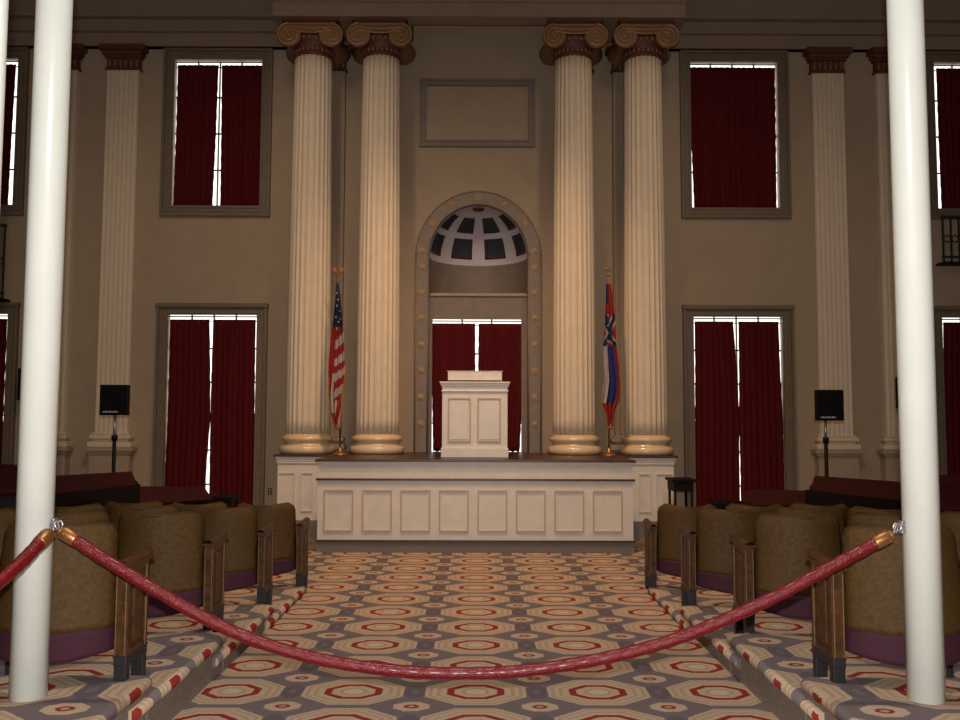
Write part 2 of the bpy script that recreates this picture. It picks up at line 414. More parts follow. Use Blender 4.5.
curtain('left half of the dark red curtains inside the arched niche', nt_, ZD+.005, DW+.234, [g(432), g(432), g(433.6)], [g(475), g(475.5), g(476)])
curtain('right half of the dark red curtains inside the arched niche', nt_, ZD+.005, DW+.238, [g(478.5), g(478), g(477)], [g(523), g(523), g(519.8)])
# ------------------------------------------------------------------ dais
D1, D2 = 10.8, 12.2
xb = 1.935
da = thing('dais', 'raised speaker platform with white panelled front and brown edges', 'platform', (-.025, 0, 0))
da['kind'] = 'structure'
MB().box(-xb+.01, xb-.01, D1+.03, D2+.1, .0, ZD-.03).build('front_body', 'white', da)
fw = 5.53/2
MB().box(-fw+.03, fw-.03, D2+.03, DW-.005, .0, ZD-.03).build('rear_body', 'white', da)
MB().box(-xb-.02, xb+.02, D1-.02, D2+.04, ZD-.03, ZD).box(-fw-.02, fw+.02, D2-.03, DW-.006, ZD-.03, ZD-.001).build('platform_top', 'brown', da, bevel=.006)
MB().box(-RN+.005, RN-.005, DW-.006, DW+.31, ZD-.10, ZD).build('niche_floor', 'brown', da)
zs_ = zc(480, D1); MB().box(-xb-.012, xb+.012, D1, D1+.04, zs_-.012, zs_+.014).build('rail_strip', 'brown', da, bevel=.004)
zb_ = zc(541.5, D1); MB().box(-xb-.01, xb+.01, D1+.0, D1+.04, zb_-.008, zb_+.012).build('rail_strip', 'brown', da)
MB().box(-xb+.005, xb-.005, D1+.02, D1+.06, 0, zb_-.008).build('kick_plinth', 'grey', da)
MB().box(-fw+.02, fw-.02, D2+.02, D2+.06, 0, zc(521, D2)).build('kick_plinth', 'grey', da)
for k in range(8):
    a = xc(326+38.55*k, 510, D1); b = xc(326+38.55*k+29.5, 510, D1); z0, z1 = zc(532, D1), zc(490.5, D1)
    p = MB().frame(a, b, z0, z1, .014, D1+.012, D1+.034).build('panel_molding', 'bead', da)
    MB().frame(a+.014, b-.014, z0+.014, z1-.014, .012, D1+.02, D1+.034).build('inner_bead', 'white', p)
for sx in (-1, 1):
    for (pa, pb) in ((162, 174), (179.5, 197)):
        a, b = sorted((sx*pa*D2/F, sx*pb*D2/F)); MB().frame(a, b, zc(512, D2), zc(473, D2), .016, D2+.012, D2+.034).build('panel_molding', 'white', da)
cm = MB()
for (dz, dy) in ((.03, .0), (.06, .012), (.09, .02)): cm.box(-fw+dy-.0, fw-dy, D2-.01+dy, D2+.05, ZD-dz-.03, ZD-dz)
cm.build('cornice_molding', 'white', da)
# ------------------------------------------------------------------ lectern
LD = 11.35; lx = 0
le = thing('lectern', 'white two-panelled wooden lectern at the centre of the platform', 'lectern', (0, 0, 0))
a, b = xc(442.5, 450, LD)-.005, xc(507.5, 450, LD)+.005
zz0 = ZD; zt = zc(382, LD)
MB().box(a, b, LD+.02, LD+.6, zz0, zt-.02).build('body', 'white', le, bevel=.004)
MB().box(a-.012, b+.012, LD, LD+.62, zz0, zc(448, LD)).build('plinth', 'white', le, bevel=.006)
MB().box(a-.012, b+.012, LD+.0, LD+.62, zc(391, LD)-.008, zc(391, LD)+.008).build('band', 'white', le, bevel=.004)
c_ = MB()
for k in range(4): c_.box(a-.006-.009*k, b+.006+.009*k, LD+.012-.009*k, LD+.6+.009*k, zt-.075+.02*k, zt-.055+.02*k)
c_.build('cornice', 'white', le, bevel=.003)
tk = zc(371.5, LD+.1); MB().box(xc(448, 375, LD+.1), xc(502, 375, LD+.1), LD+.1, LD+.14, zt-.01, tk).box(xc(448, 375, LD+.1), xc(502, 375, LD+.1), LD+.1, LD+.5, zt-.01, zt+.03).box(xc(447, 375, LD+.1), xc(503, 375, LD+.1), LD+.095, LD+.145, tk, tk+.008).build('reading_desk', 'white', le, bevel=.003)
for (p0, p1) in ((448, 471), (477.5, 501)):
    x0, x1 = xc(p0, 420, LD), xc(p1, 420, LD)
    q = MB().frame(x0, x1, zc(442, LD), zc(398, LD), .016, LD+.004, LD+.022).build('panel_molding', 'bead', le)
    MB().box(x0+.03, x1-.03, LD+.012, LD+.022, zc(442, LD)+.03, zc(398, LD)-.03).build('raised_panel', 'white', q, bevel=.004)
# ------------------------------------------------------------------ columns
def make_column():
    t = thing('column', '', 'column', (0, 0, ZD))
    H = ZE - ZD
    # base (local coordinates, z=0 on the platform)
    b = MB().lathe(0, 0, [(.30, .0), (.365, .005), (.385, .035), (.39, .07), (.38, .11), (.36, .135), (.335, .14), (.325, .155), (.315, .18), (.32, .2), (.34, .205), (.355, .225), (.36, .25), (.35, .28), (.33, .29), (.315, .295), (.31, .32)], 48)
    b.build('base', 'cbase', t).scale.z = .86
    zt_ = H-.50
    pr = []
    for i in range(25):
        v = i/24; pr.append((.310-.038*v**1.6, .265+(zt_-.265)*v))
    s = MB().lathe(0, 0, pr, 192, flute=24, depth=.075, smooth=True); s.build('shaft', 'column', t)
    cap = MB()
    cap.lathe(0, 0, [(.272, zt_), (.285, zt_+.01), (.285, zt_+.03), (.272, zt_+.04), (.272, zt_+.14), (.285, zt_+.16), (.30, zt_+.19), (.33, zt_+.235), (.32, zt_+.27)], 48)
    cap.box(-.37, .37, -.33, .33, H-.07, H-.045); cap.box(-.40, .40, -.36, .36, H-.045, H)
    cp = cap.build('capital', 'oxblood', t)
    zc0 = H-.245; R = .176; cx = .302
    vo = MB()
    for sx in (-1, 1):                                     # bolsters, pinched in the middle
        prof = [(-.33, R-.008), (-.31, R), (-.26, R-.02), (-.12, R-.06), (.0, R-.075), (.12, R-.06), (.26, R-.02), (.31, R), (.33, R-.008)]
        rings = []
        for y, r in prof: rings.append([vo.bm.verts.new((sx*cx+r*cos(2*pi*i/28), y, zc0+r*sin(2*pi*i/28))) for i in range(28)])
        for p, q in zip(rings, rings[1:]):
            for i in range(28): vo.bm.faces.new((p[i], p[(i+1) % 28], q[(i+1) % 28], q[i])).smooth = True
        vo.bm.faces.new(rings[0]); vo.bm.faces.new(rings[-1][::-1])
    # channel between the scrolls, sagging in the middle
    pts = [(-cx+.02+(2*cx-.04)*i/14, ) for i in range(15)]
    top = [(p[0], H-.072) for p in pts]; bot = [(p[0], H-.072-.085-.045*cos(p[0]/cx*pi/2)) for p in pts]
    for i in range(14): vo.prism([top[i], top[i+1], bot[i+1], bot[i]], -.315, .315)
    vo.build('scroll', 'bronze', cp)
    for fy in (-1, 1):
        g_ = MB()
        for sx in (-1, 1):
            pts = []
            for i in range(73):
                a = i/72*2.4*2*pi; r = R*(1-.80*i/72)-.006
                pts.append((sx*cx + sx*r*sin(a), fy*.335, zc0+r*cos(a)))
            g_.tube(pts, lambda q: .013-.006*q, 6)
            g_.ball((sx*cx, fy*.335, zc0), .026)
        for dz in (.0, .045, .085):
            g_.tube([(x/20*cx, fy*.325, H-.082-dz-.045*cos(x/20*pi/2)*(dz/.085)) for x in range(-20, 21)], .009, 6)
        g_.build('spiral_ridge', 'gild', cp)
    eg = MB()
    for i in range(24):
        a = 2*pi*i/24; eg.ball((.325*cos(a), .325*sin(a), zt_+.225), .03, (1, 1, 1.3), 8, 6)
        eg.ball((.266*cos(a+.13), .266*sin(a+.13), zt_+.09), .022, (1, 1, 1.9), 8, 6)
    eg.build('egg_molding', 'bronze', cp)
    return t
CY = 12.58
colx = [-2.425, -1.43, 1.38, 2.40]
cl = ['outermost fluted cream column on the left of the platform, gilded scroll capital', 'fluted cream column directly left of the arched niche', 'fluted cream column directly right of the arched niche', 'outermost fluted cream column on the right of the platform, gilded scroll capital']
c0 = make_column()
for i, x in enumerate(colx):
    c = c0 if i == 0 else copy_tree(c0)
    c.location = (x, CY, ZD); c['label'] = cl[i]; c['group'] = 'fluted columns on the platform'
# ------------------------------------------------------------------ pilasters
def pilaster(x, label, z0, w=.5, ped=True):
    t = thing('pilaster', label, 'pilaster', (x, DW, z0), 0, 'fluted pilasters on the back wall')
    top = ZA - z0; zt_ = zc(74, DW)-z0
    zb0 = (zc(434, DW) if ped else ZD+.25) - z0
    s = MB(); nf = 7; ww = w/2
    pts = [(-ww, 0), (-ww, -.10)]
    for k in range(nf):
        c = -ww+w*(k+.5)/nf; h = w/nf*.36
        for j in range(7): a = pi*j/6; pts.append((c-h*cos(a), -.10+.02*sin(a)))
    pts += [(ww, -.10), (ww, 0)]
    a = [s.bm.verts.new((p[0], p[1], zb0)) for p in pts]; b = [s.bm.verts.new((p[0]*.97, p[1], zt_)) for p in pts]
    for i in range(len(pts)-1): s.bm.faces.new((a[i], a[i+1], b[i+1], b[i]))
    s.bm.faces.new(a[::-1]); s.bm.faces.new(b)
    s.build('shaft', 'column' if ped else 'wall', t)
    q = MB(); hh = zb0
    for (e_, z1_, z2_) in ((.03, -.03, .0), (.055, -.09, -.03), (.02, -.13, -.09), (.075, -.21, -.13)):
        q.box(-ww-e_, ww+e_, -.12-e_, -.001, zb0+z1_, zb0+z2_)
    q.build('base', 'column' if ped else 'wall', t, bevel=.012)
    if ped:
        q = MB().box(-ww-.05, ww+.05, -.17, -.001, .0, zb0-.27).box(-ww-.11, ww+.11, -.23, -.001, zb0-.27, zb0-.21).box(-ww-.08, ww+.08, -.20, -.001, zb0-.31, zb0-.27).box(-ww-.09, ww+.09, -.21, -.001, 0, .25)
        q.box(-ww+.03, ww-.03, -.185, -.16, .32, zb0-.40)
        q.build('pedestal', 'wall', t, bevel=.006)
    q = MB(); h = top-zt_
    q.box(-ww, ww, -.11, -.001, zt_, zt_+h*.55)
    for (e_, f0, f1) in ((.02, 0, .08), (.03, .5, .62), (.06, .62, .78), (.10, .78, 1.0)): q.box(-ww-e_, ww+e_, -.11-e_, -.001, zt_+h*f0, zt_+h*f1-.002)
    cp = q.build('capital', 'oxblood', t)
    q = MB()
    for k in range(6): q.ball((-ww+w*(k+.5)/6, -.115, zt_+h*.3), .04, (.75, .5, 1.7), 10, 6)
    for k in range(11): q.ball((-ww-.01+(w+.02)*(k+.5)/11, -.16, zt_+h*.66), .018, (1, .8, 1.2), 8, 5)
    q.build('leaf_ornament', 'bronze', cp)
    return t
pilaster(-5.47, 'cream fluted pilaster rising behind the left pole-mounted loudspeaker', 0)
pilaster(-6.42, 'cream fluted pilaster mostly hidden behind the left white post', 0)
pilaster(5.37, 'cream fluted pilaster rising behind the right pole-mounted loudspeaker', 0)
pilaster(6.36, 'cream fluted pilaster just left of the right white post', 0)
pilaster(-2.30, 'flat pilaster behind the outermost left column', ZD, ped=False)
pilaster(-1.55, 'flat pilaster behind the column left of the niche', ZD, .4, ped=False)
pilaster(1.55, 'flat pilaster behind the column right of the niche', ZD, .4, ped=False)
pilaster(2.30, 'flat pilaster behind the outermost right column', ZD, ped=False)
# ------------------------------------------------------------------ flags
def starpoly(mb, x, y, z, r, mi=0):
    mb.prism([(x+(r if k % 2 == 0 else r*.4)*sin(k*pi/5), z+(r if k % 2 == 0 else r*.4)*cos(k*pi/5)) for k in range(10)], y, y-.004, mi)
def flag(label, px_top, px_bot, outline, colour, mats, fin, fd=12.1):
    xb_ = xc(px_bot, 450, fd); xt_ = xc(px_top, 275, fd)
    t = thing('flag', label, 'flag', (xb_, fd, ZD))
    zt_ = zc(276, fd)-ZD
    lx_ = lambda z: (xt_-xb_)*z/zt_
    MB().tube([(0, 0, .03), (lx_(zt_), 0, zt_)], .013, 10).build('pole', 'pole', t)
    MB().lathe(0, 0, [(.11, 0), (.11, .012), (.08, .03), (.03, .05), (.022, .10), (.014, .11)], 24).build('base', 'brass', t)
    f = MB(); xq = lx_(zt_)
    if fin == 'eagle':
        f.ball((xq, 0, zt_+.03), .02); f.ball((xq, 0, zt_+.07), .022, (.8, .8, 1.5)); f.ball((xq, -.01, zt_+.108), .013)
        for sx in (-1, 1): f.prism([(xq+sx*.01, zt_+.05), (xq+sx*.05, zt_+.12), (xq+sx*.075, zt_+.10), (xq+sx*.07, zt_+.06), (xq+sx*.03, zt_+.045)], -.008, .008)
    else:
        f.ball((xq, 0, zt_+.02), .018); f.ring((xq, 0, zt_+.07), .042, .010); f.ball((xq, 0, zt_+.115), .014); f.ball((xq, 0, zt_+.07), .014)
    f.build('finial', 'brass', t)
    # draped cloth
    def ev(v):
        y = v*(len(outline)-1); i = min(int(y), len(outline)-2); k = y-i
        return [outline[i][j]+(outline[i+1][j]-outline[i][j])*k for j in range(3)]
    def fn(u, v):
        py, l, r = ev(v); x0 = xc(l, py, fd)-xb_; x1 = xc(r, py, fd)-xb_
        am = min(.055, (x1-x0)*.45)
        return (x0+(x1-x0)*u+.006*sin(u*19+v*9), -.035-am*(.5+.5*sin(u*3.2*2*pi+v*2.2+1)), zc(py, fd)-ZD - .02*sin(u*8)*(v > .95))
    o = MB().grid(fn, 80, 150, mf=colour).build('cloth', mats, t, solid=.004)
    fr = MB(); rr = [fn(1, v/40) for v in range(22, 41)]; fr.tube(rr, .012, 6); fr.tube([fn(u/16, 1) for u in range(17)], .014, 6); fr.tube([fn(0, v/40) for v in range(26, 41)], .009, 6)
    fr.build('fringe', 'fringe', t)
    q = MB().tube([(lx_(zt_-.02), -.02, zt_-.02), (lx_(zt_)+.02, -.03, zt_-.25), (lx_(zt_)+.015, -.03, zt_-.5)], .006, 6); q.build('cord', 'fringe', t)
    return t, fn
def us(u, v):
    if v < .30: return 2
    if u < .34: return 0 if (v < .62 or v > .9 or u < .17) else 1
    if v > .80: return 0 if (u+v*1.6) % .5 < .36 else 1
    return int((v*17+u*1.4)) % 2
fus, fnus = flag('national flag with stars and red and white stripes, furled on its pole', 338, 340.5,
     [(284, 336.5, 339), (300, 335.5, 341), (320, 334, 342.5), (340, 332, 345), (360, 330.5, 345.5), (375, 330, 346), (395, 329.5, 342), (410, 330.5, 341.5), (427, 336, 340)], us, ['red', 'fwhite', 'blue'], 'eagle')
st = MB()
for (u, v) in ((.3, .08), (.6, .13), (.35, .17), (.7, .2), (.3, .24), (.6, .27), (.85, .25)):
    p = fnus(u, v); st = MB(); starpoly(st, p[0], p[1]-.006, p[2], .017); st.build('star', 'fwhite', fus)
def ms(u, v):
    if v < .36:
        if .17 < v < .36:
            d1 = abs((v-.265)*4.6-(u-.5)); d2 = abs((v-.265)*4.6+(u-.5))
            if min(d1, d2) < .17: return 2
            if min(d1, d2) < .26: return 1
        return 2 if (v < .12 and u < .4) else 0
    if v < .80: return 1 if u < .30 else (3 if u < .80 else 0)
    return 0
fms, fnms = flag('furled flag with starred blue saltire on red above blue, white and red bars', 607.5, 609.5 ,
     [(284, 605, 610), (300, 604.5, 612), (320, 603.5, 614), (340, 602.5, 615), (350, 602, 616.5), (365, 603, 618.5), (380, 604, 620), (395, 601.5, 620), (403, 600.5, 617), (412, 604, 613.5), (426, 608.5, 611.5)], ms, ['red', 'fwhite', 'blue', 'rblue'], 'ring')
st = MB()
for (u, v) in ((.5, .265), (.3, .23), (.72, .22), (.3, .31), (.7, .31)):
    p = fnms(u, v); st = MB(); starpoly(st, p[0], p[1]-.006, p[2], .015); st.build('star', 'fwhite', fms)
# ------------------------------------------------------------------ seating tiers
TX = 1.62; steps = [(.06, 8.38), (.14, 7.12), (.235, 5.80), (.33, 4.50)]
for sx in (-1, 1):
    for k, (h, y) in enumerate(steps):
        low = steps[k-1][0] if k else 0
        a, b = sorted((sx*(TX+.005*k), sx*HW))
        yb = steps[k+1][1]-.03 if k < 3 else -3
        t = MB().box(a, b, yb, y-.03, 0, h-.008)
        o = tag(t.build('seating_tier', 'riser'), kind='structure')
        a2, b2 = sorted((sx*(TX+.005*k+.002), sx*HW))
        MB().box(a2, b2, yb, y-.03, h-.03, h).build('carpet_top', 'carpet', o)
        xe = sx*(TX+.005*k); yn = (steps[k+1][1]-.26) if k < 3 else -3
        nr = .032
        pts = [(xe, yn, h-nr+.001), (xe, y-.06, h-nr+.001)] + [(xe+sx*.04*(1-cos(q)), y-.06+.04*sin(q), h-nr+.001) for q in (.5, 1.0, 1.57)] + [(sx*HW, y-.02, h-nr+.001)]
        MB().tube(pts, nr, 12).build('nosing', 'carpet', o)
# ------------------------------------------------------------------ theatre seats
def seat_parts(t, aisle, tierstep):
    """local frame: origin at floor under seat centre, +y faces the platform; convex back towards -y"""
    W0, W1 = .262, .298; zb, zp, zt_ = .15, .262, .748
    def shell(u, v, off=0):
        z = zb+(zt_-zb)*v
        w = W1+(W0-W1)*v
        uu = 2*u-1
        # rounded top corners
        k = max(0, (v-.90)/.10); w -= .06*(1-sqrt(max(0, 1-k*k)))
        sag = -.04*(1-uu*uu)*max(0, 1-v*4)
        y = -.15*(1-uu*uu)**.8 - .05*(1-v) + .02*uu*uu + off
        return (uu*w, y, z+sag)
    vp = (zp-zb)/(zt_-zb)
    o = MB().grid(lambda u, v: shell(u, vp+(1-vp)*v), 20, 20).build('backrest', 'velvet', t, solid=.045)
    pc = MB().tube([shell(0.02, vp+(1-vp)*i/16, -.026) for i in range(8, 17)] + [shell(i/16, 1, -.02) for i in range(1, 16)] + [shell(.98, vp+(1-vp)*i/16, -.026) for i in range(16, 7, -1)], .007, 6)
    pc.build('piping', 'velvet', o)
    MB().grid(lambda u, v: shell(u, vp*v, .0), 20, 6).build('lower_shell', 'purple', t, solid=.045)
    q = MB().box(-.24, .24, .03, .15, .28, .62).build('folded_seat', 'purple', t, bevel=.04)
def standard(t, x, aisle, step):
    """end panel or inner standard: wood panel over cast iron feet"""
    y0, y1 = -.075, .19; w = .022
    if aisle:
        p = MB().box(x-w, x+w, y0, y1, .10, .55).build('end_panel', 'wood', t, bevel=.004)
        f = MB()
        for sx in (-1, 1):
            xx = x+sx*(w+.004)
            f.box(xx-.006, xx+.006, y0, y0+.035, .11, .55).box(xx-.006, xx+.006, y1-.035, y1, .11, .55).box(xx-.006, xx+.006, y0+.035, y1-.035, .515, .55).box(xx-.006, xx+.006, y0+.035, y1-.035, .11, .145).box(xx-.005, xx+.005, y0+.08, y1-.08, .17, .49)
        f.box(x-w, x+w, y0-.006, y0, .11, .55)
        f.build('panel_frame', 'wood', p, bevel=.002)
        for (ex, ey) in ((x-w-.003, y0-.008), (x+w-.001, y0-.008), (x-w-.012, y1-.036), (x+w+.009, y1-.036)):
            MB().box(ex, ex+.004, ey, ey+.006, .12, .525).build('pale_edge', 'woodlight', p)  # thin paler strips along the upright panel edges
        fe = MB().box(x-w-.010, x+w+.010, y0-.004, y1+.004, .07, .115)
        fe.box(x-w-.008, x+w+.008, y0-.002, y0+.05, .0, .08).box(x-w-.008, x+w+.008, y1-.045, y1+.002, -step, .08)
        fe.box(x-w-.012, x+w+.012, y0-.012, y1+.012, .112, .122)
        fe.build('iron_foot', 'iron', t, bevel=.004)
    else:
        p = MB().box(x-.015, x+.015, -.05, .16, .38, .55).build('standard', 'wood', t, bevel=.004)
        MB().box(x-.012, x+.012, -.04, -.015, 0, .40).box(x-.012, x+.012, .12, .15, -step, .40).box(x-.012, x+.012, -.04, .15, .30, .33).build('iron_foot', 'iron', t, bevel=.003)
    ar = MB(); 
    ar.grid(lambda u, v: (x+(-.034+.068*u), -.11+.36*v, .553+.030*sin(pi*u)**.5+.02*v), 8, 10)
    ar.box(x-.034, x+.034, -.11, .25, .547, .562)
    ar.build('armrest', 'wood', t)
rows = [  # y of far foot, tier height under the rear foot, drop of the far foot, seats
    (4.65, .33, .095, 3), (6.10, .235, .095, 3), (7.42, .14, .08, 3), (8.57, .06, .06, 3)]
rown = ['nearest', 'second nearest', 'third nearest', 'farthest']
protos = {}
for sx, side in ((-1, 'left'), (1, 'right')):
    for r, (yf, h, step, n_) in enumerate(rows):
        px = sx*((1.73, 1.745, 1.72, 1.645) if sx < 0 else (1.76, 1.77, 1.715, 1.63))[r]
        for k in range(n_):
            cx = px+sx*(.045+.31+.645*k); cy = yf-.19 + .03*k*k
            rz = -sx*radians(-2-3*k) * -1
            key = (sx, k == 0, step)
            lab = ('brown velvet theatre seat beside the aisle, %s row %s of the aisle' % (rown[r], side) if k == 0 else
                   'brown velvet theatre seat %s from the aisle, %s row %s of the aisle' % (('', 'second', 'third', 'fourth')[k], rown[r], side))
            if key in protos: t = copy_tree(protos[key])
            else:
                t = thing('theatre_seat', '', 'seat'); protos[key] = t
                seat_parts(t, k == 0, step)
                standard(t, -sx*.345 if k == 0 else -sx*.322, k == 0, step)
            t.location = (cx, cy, h); t.rotation_euler = (0, 0, rz if k else 0)
            t['label'] = lab; t['category'] = 'seat'; t['group'] = 'brown velvet theatre seats'
# ------------------------------------------------------------------ maroon benches behind the rows
def bench(label, p, d0, d1, thick=.05):
    """p: four pixel corners (top-left, top-right, bottom-right, bottom-left) with depths for left and right ends"""
    tl, tr, br, bl = p
    P = lambda q, d: Vector((xc(q[0], q[1], d), d, zc(q[1], d)))
    TL, TR, BR, BL = P(tl, d0+.16), P(tr, d1+.16), P(br, d1-.1), P(bl, d0-.1)
    org = (BL+BR)/2; base = Vector((org.x, org.y, 0 if org.y > 8.25 else .07))
    t = thing('bench', label, 'bench', base, 0, 'maroon slanted benches')
    nrm = (TR-TL).cross(BL-TL).normalized()
    if nrm.y > 0: nrm = -nrm
    bm = MB(); V = [v-base for v in (TL, TR, BR, BL)]; W = [v-nrm*thick for v in V]
    a = [bm.bm.verts.new(v) for v in V]; b = [bm.bm.verts.new(v) for v in W]
    bm.bm.faces.new(a); bm.bm.faces.new(b[::-1])
    for i in range(4): bm.bm.faces.new((a[i], b[i], b[(i+1) % 4], a[(i+1) % 4]))
    bm.build('slanted_back', 'bench', t, bevel=.012)
    rail = MB(); m1, m2 = (V[3]+V[0])/2, (V[2]+V[1])/2; off = Vector((0, .07, -.06))
    rail.tube([m1*.97+m2*.03+off, m1*.03+m2*.97+off], .035, 8); rail.build('rail', 'dark', t)
    for f in (.06, .94):
        c = V[3]*(1-f)+V[2]*f; top = m1*(1-f)+m2*f
        MB().tube([(top.x, top.y+.10, .0), (top.x, top.y+.10, top.z-.04)], .03, 8).build('leg', 'dark', t)
    c1, c2 = V[3], V[2]
    s_ = MB()
    dirv = (c2-c1); L_ = dirv.length; ang = math.atan2(dirv.y, dirv.x); rot = Matrix.Rotation(ang, 3, 'Z'); cc = (c1+c2)/2
    s_.box(cc.x-L_*.44, cc.x+L_*.42, cc.y+.12, cc.y+.2, .25, cc.z+.0, rot); s_.build('modesty_board', 'dark', t)
bench('long maroon slanted bench just right of the left white post', [(40, 477.5), (133, 472), (139, 487), (36, 497)], 7.6, 9.2)
bench('maroon slanted bench under the left lower window', [(141, 487), (205, 487), (214, 500), (128, 507)], 9.4, 10.2)
bench('long maroon bench at the far left edge of the room', [(-40, 463), (22, 466), (26, 492), (-40, 500)], 7.5, 7.7)
bench('long maroon slanted bench just left of the right white post', [(815, 474), (920, 481), (920, 501), (810, 489)], 9.2, 7.8)
bench('maroon slanted bench under the right lower window', [(748, 488), (812, 489), (815, 503), (738, 505)], 10.2, 9.4)
bench('long maroon bench at the far right edge of the room', [(935, 473), (1000, 470), (1000, 512), (930, 505)], 7.7, 7.5)
# small dark desks
def desk(label, px0, px1, py0, py1, d, cat='desk'):
    x0, x1 = xc(px0, py0, d), xc(px1, py0, d); z1, z0 = zc(py0, d), zc(py1, d)
    t = thing('small_desk', label, cat, ((x0+x1)/2, d, 0)); w = (x1-x0)/2
    MB().box(-w, w, 0, .45, z1-.035, z1).build('desk_top', 'dark', t, bevel=.008)
    MB().box(-w+.03, w-.03, .03, .42, z0, z1-.035).build('apron', 'dark', t)
    for sx in (-1, 1):
        for yy in (.05, .38): MB().tube([(sx*(w-.05), yy, 0), (sx*(w-.05), yy, z0+.02)], .018, 8).build('leg', 'dark', t)
desk('dark wooden stand right of the platform, in front of the red curtains', 672.5, 697, 478.5, 491, 11.6)
desk('small dark desk in front of the left lower window curtains', 209, 233, 497.5, 504, 10.9)
desk('small dark desk in front of the right lower window curtains', 717, 739, 501.5, 509, 10.9)
# ------------------------------------------------------------------ pole-mounted loudspeakers
def speaker(label, pxa, pxb, pya, pyb, pole_px, pole_top, d):
    cx = xc((pxa+pxb)/2, (pya+pyb)/2, d); z0, z1 = zc(pyb, d), zc(pya, d); w = (xc(pxb, 400, d)-xc(pxa, 400, d))/2
    t = thing('loudspeaker', label, 'speaker', (cx, d, 0), 0, 'pole-mounted black loudspeakers')
    MB().box(-w, w, 0, .07, z0, z1).build('cabinet', 'black', t, bevel=.008)
    g_ = MB().box(-w+.012, w-.012, -.006, .002, z0+.012, z1-.012).build('grille', 'grille', t, bevel=.003)
    MB().ring((0, -.008, (z0+z1)/2-.02), w*.55, .004).ring((0, -.008, (z0+z1)/2-.02), w*.3, .003).build('cone_ring', 'grille', g_)
    b = MB()
    for k in range(7): b.box(-w*.74+k*.027, -w*.74+k*.027+.020, -.009, -.005, z0+.032, z0+.047+.006*(k % 2))
    b.build('badge', 'badge', g_)
    b = MB()
    for k in range(6): b.box(-w*.4+k*.026, -w*.4+k*.026+.017, -.009, -.005, z1-.105, z1-.10)
    b.build('badge_line', 'grille', g_)
    xp = xc(pole_px, 440, d)-cx; zm = zc(439, d)
    MB().tube([(xp, .06, zm), (xp, .06, z0+.005)], .017, 10).build('upper_pole', 'steel', t)
    MB().tube([(xp, .06, zm), (xp, .06, .02)], .022, 10).lathe(xp, .06, [(.035, zm-.03), (.035, zm+.03)], 12).build('lower_pole', 'black', t)
    MB().lathe(xp, .06, [(.17, 0), (.17, .015), (.03, .03)], 20).build('base', 'black', t)
speaker('square black loudspeaker on a pole in front of the left pilaster', 100, 128.3, 386, 416.5, 113, 0, 10.6)
speaker('square black loudspeaker on a pole in front of the right pilaster', 817, 844.5, 388.5, 419.5, 828.5, 0, 10.6)
def wallbox(label, pxa, pxb, pya, pyb, d):
    x0, x1 = xc(pxa, 390, d), xc(pxb, 390, d)
    t = thing('wall_loudspeaker', label, 'speaker', ((x0+x1)/2, DW, zc(pyb, d)))
    w = (x1-x0)/2; h = zc(pya, d)-zc(pyb, d)
    MB().box(-w, w, -.25, -.12, 0, h).build('cabinet', 'black', t, bevel=.006); MB().box(-.03, .03, -.125, -.0, h*.4, h*.6).build('bracket', 'black', t)
wallbox('black box mounted on the wall, peeping out left of the left white post', 19.5, 42, 370, 402, 13.1)
wallbox('black box mounted on the wall, peeping out left of the right white post', 898.5, 925, 375.5, 407, 13.1)
# socket
t = thing('wall_socket', 'small dark socket cover on the wall left of the platform', 'socket', (xc(270.5, 492, DW), DW-.012, zc(492, DW)))
MB().box(-.028, .028, 0, .011, -.045, .045).build('cover_plate', 'socket', t, bevel=.003)
MB().box(-.012, .012, -.002, .001, .008, .03).box(-.012, .012, -.002, .001, -.03, -.008).build('outlet', 'badge', t)
# iron balcony railings at both edges
def railing(label, xa, xb_, y, z0, z1):
    t = thing('iron_railing', label, 'railing', ((xa+xb_)/2, y, z0)); w = (xb_-xa)/2; h = z1-z0
    MB().box(-w, w, -.02, .02, h-.04, h).build('top_rail', 'iron', t); MB().box(-w, w, -.02, .02, .06, .09).build('bottom_rail', 'iron', t)
    MB().box(-w, w, -.03, DW-y, -.03, .0).build('ledge', 'dark', t)
    k = max(3, int(2*w/.12))
    for i in range(k+1):
        x = -w+.02+(2*w-.04)*i/k; b = MB().box(x-.012, x+.012, -.012, .012, 0, h-.03)
        if i < k: b.ring((x+(2*w-.04)/k/2, 0, h*.5), (2*w-.04)/k*.42, .010, seg=14, t=6)
        b.build('baluster', 'iron', t)
xr = xc(942, 240, 13.1); railing('black iron balcony railing at the right edge, below the upper window', xr, HW-.05, 13.1, zc(260, 13.1), zc(214, 13.1))
xl = xc(5, 270, 13.1); railing('black iron balcony railing at the left edge, below the upper window', -HW+.05, xl, 13.1, zc(300, 13.1), zc(226, 13.1))
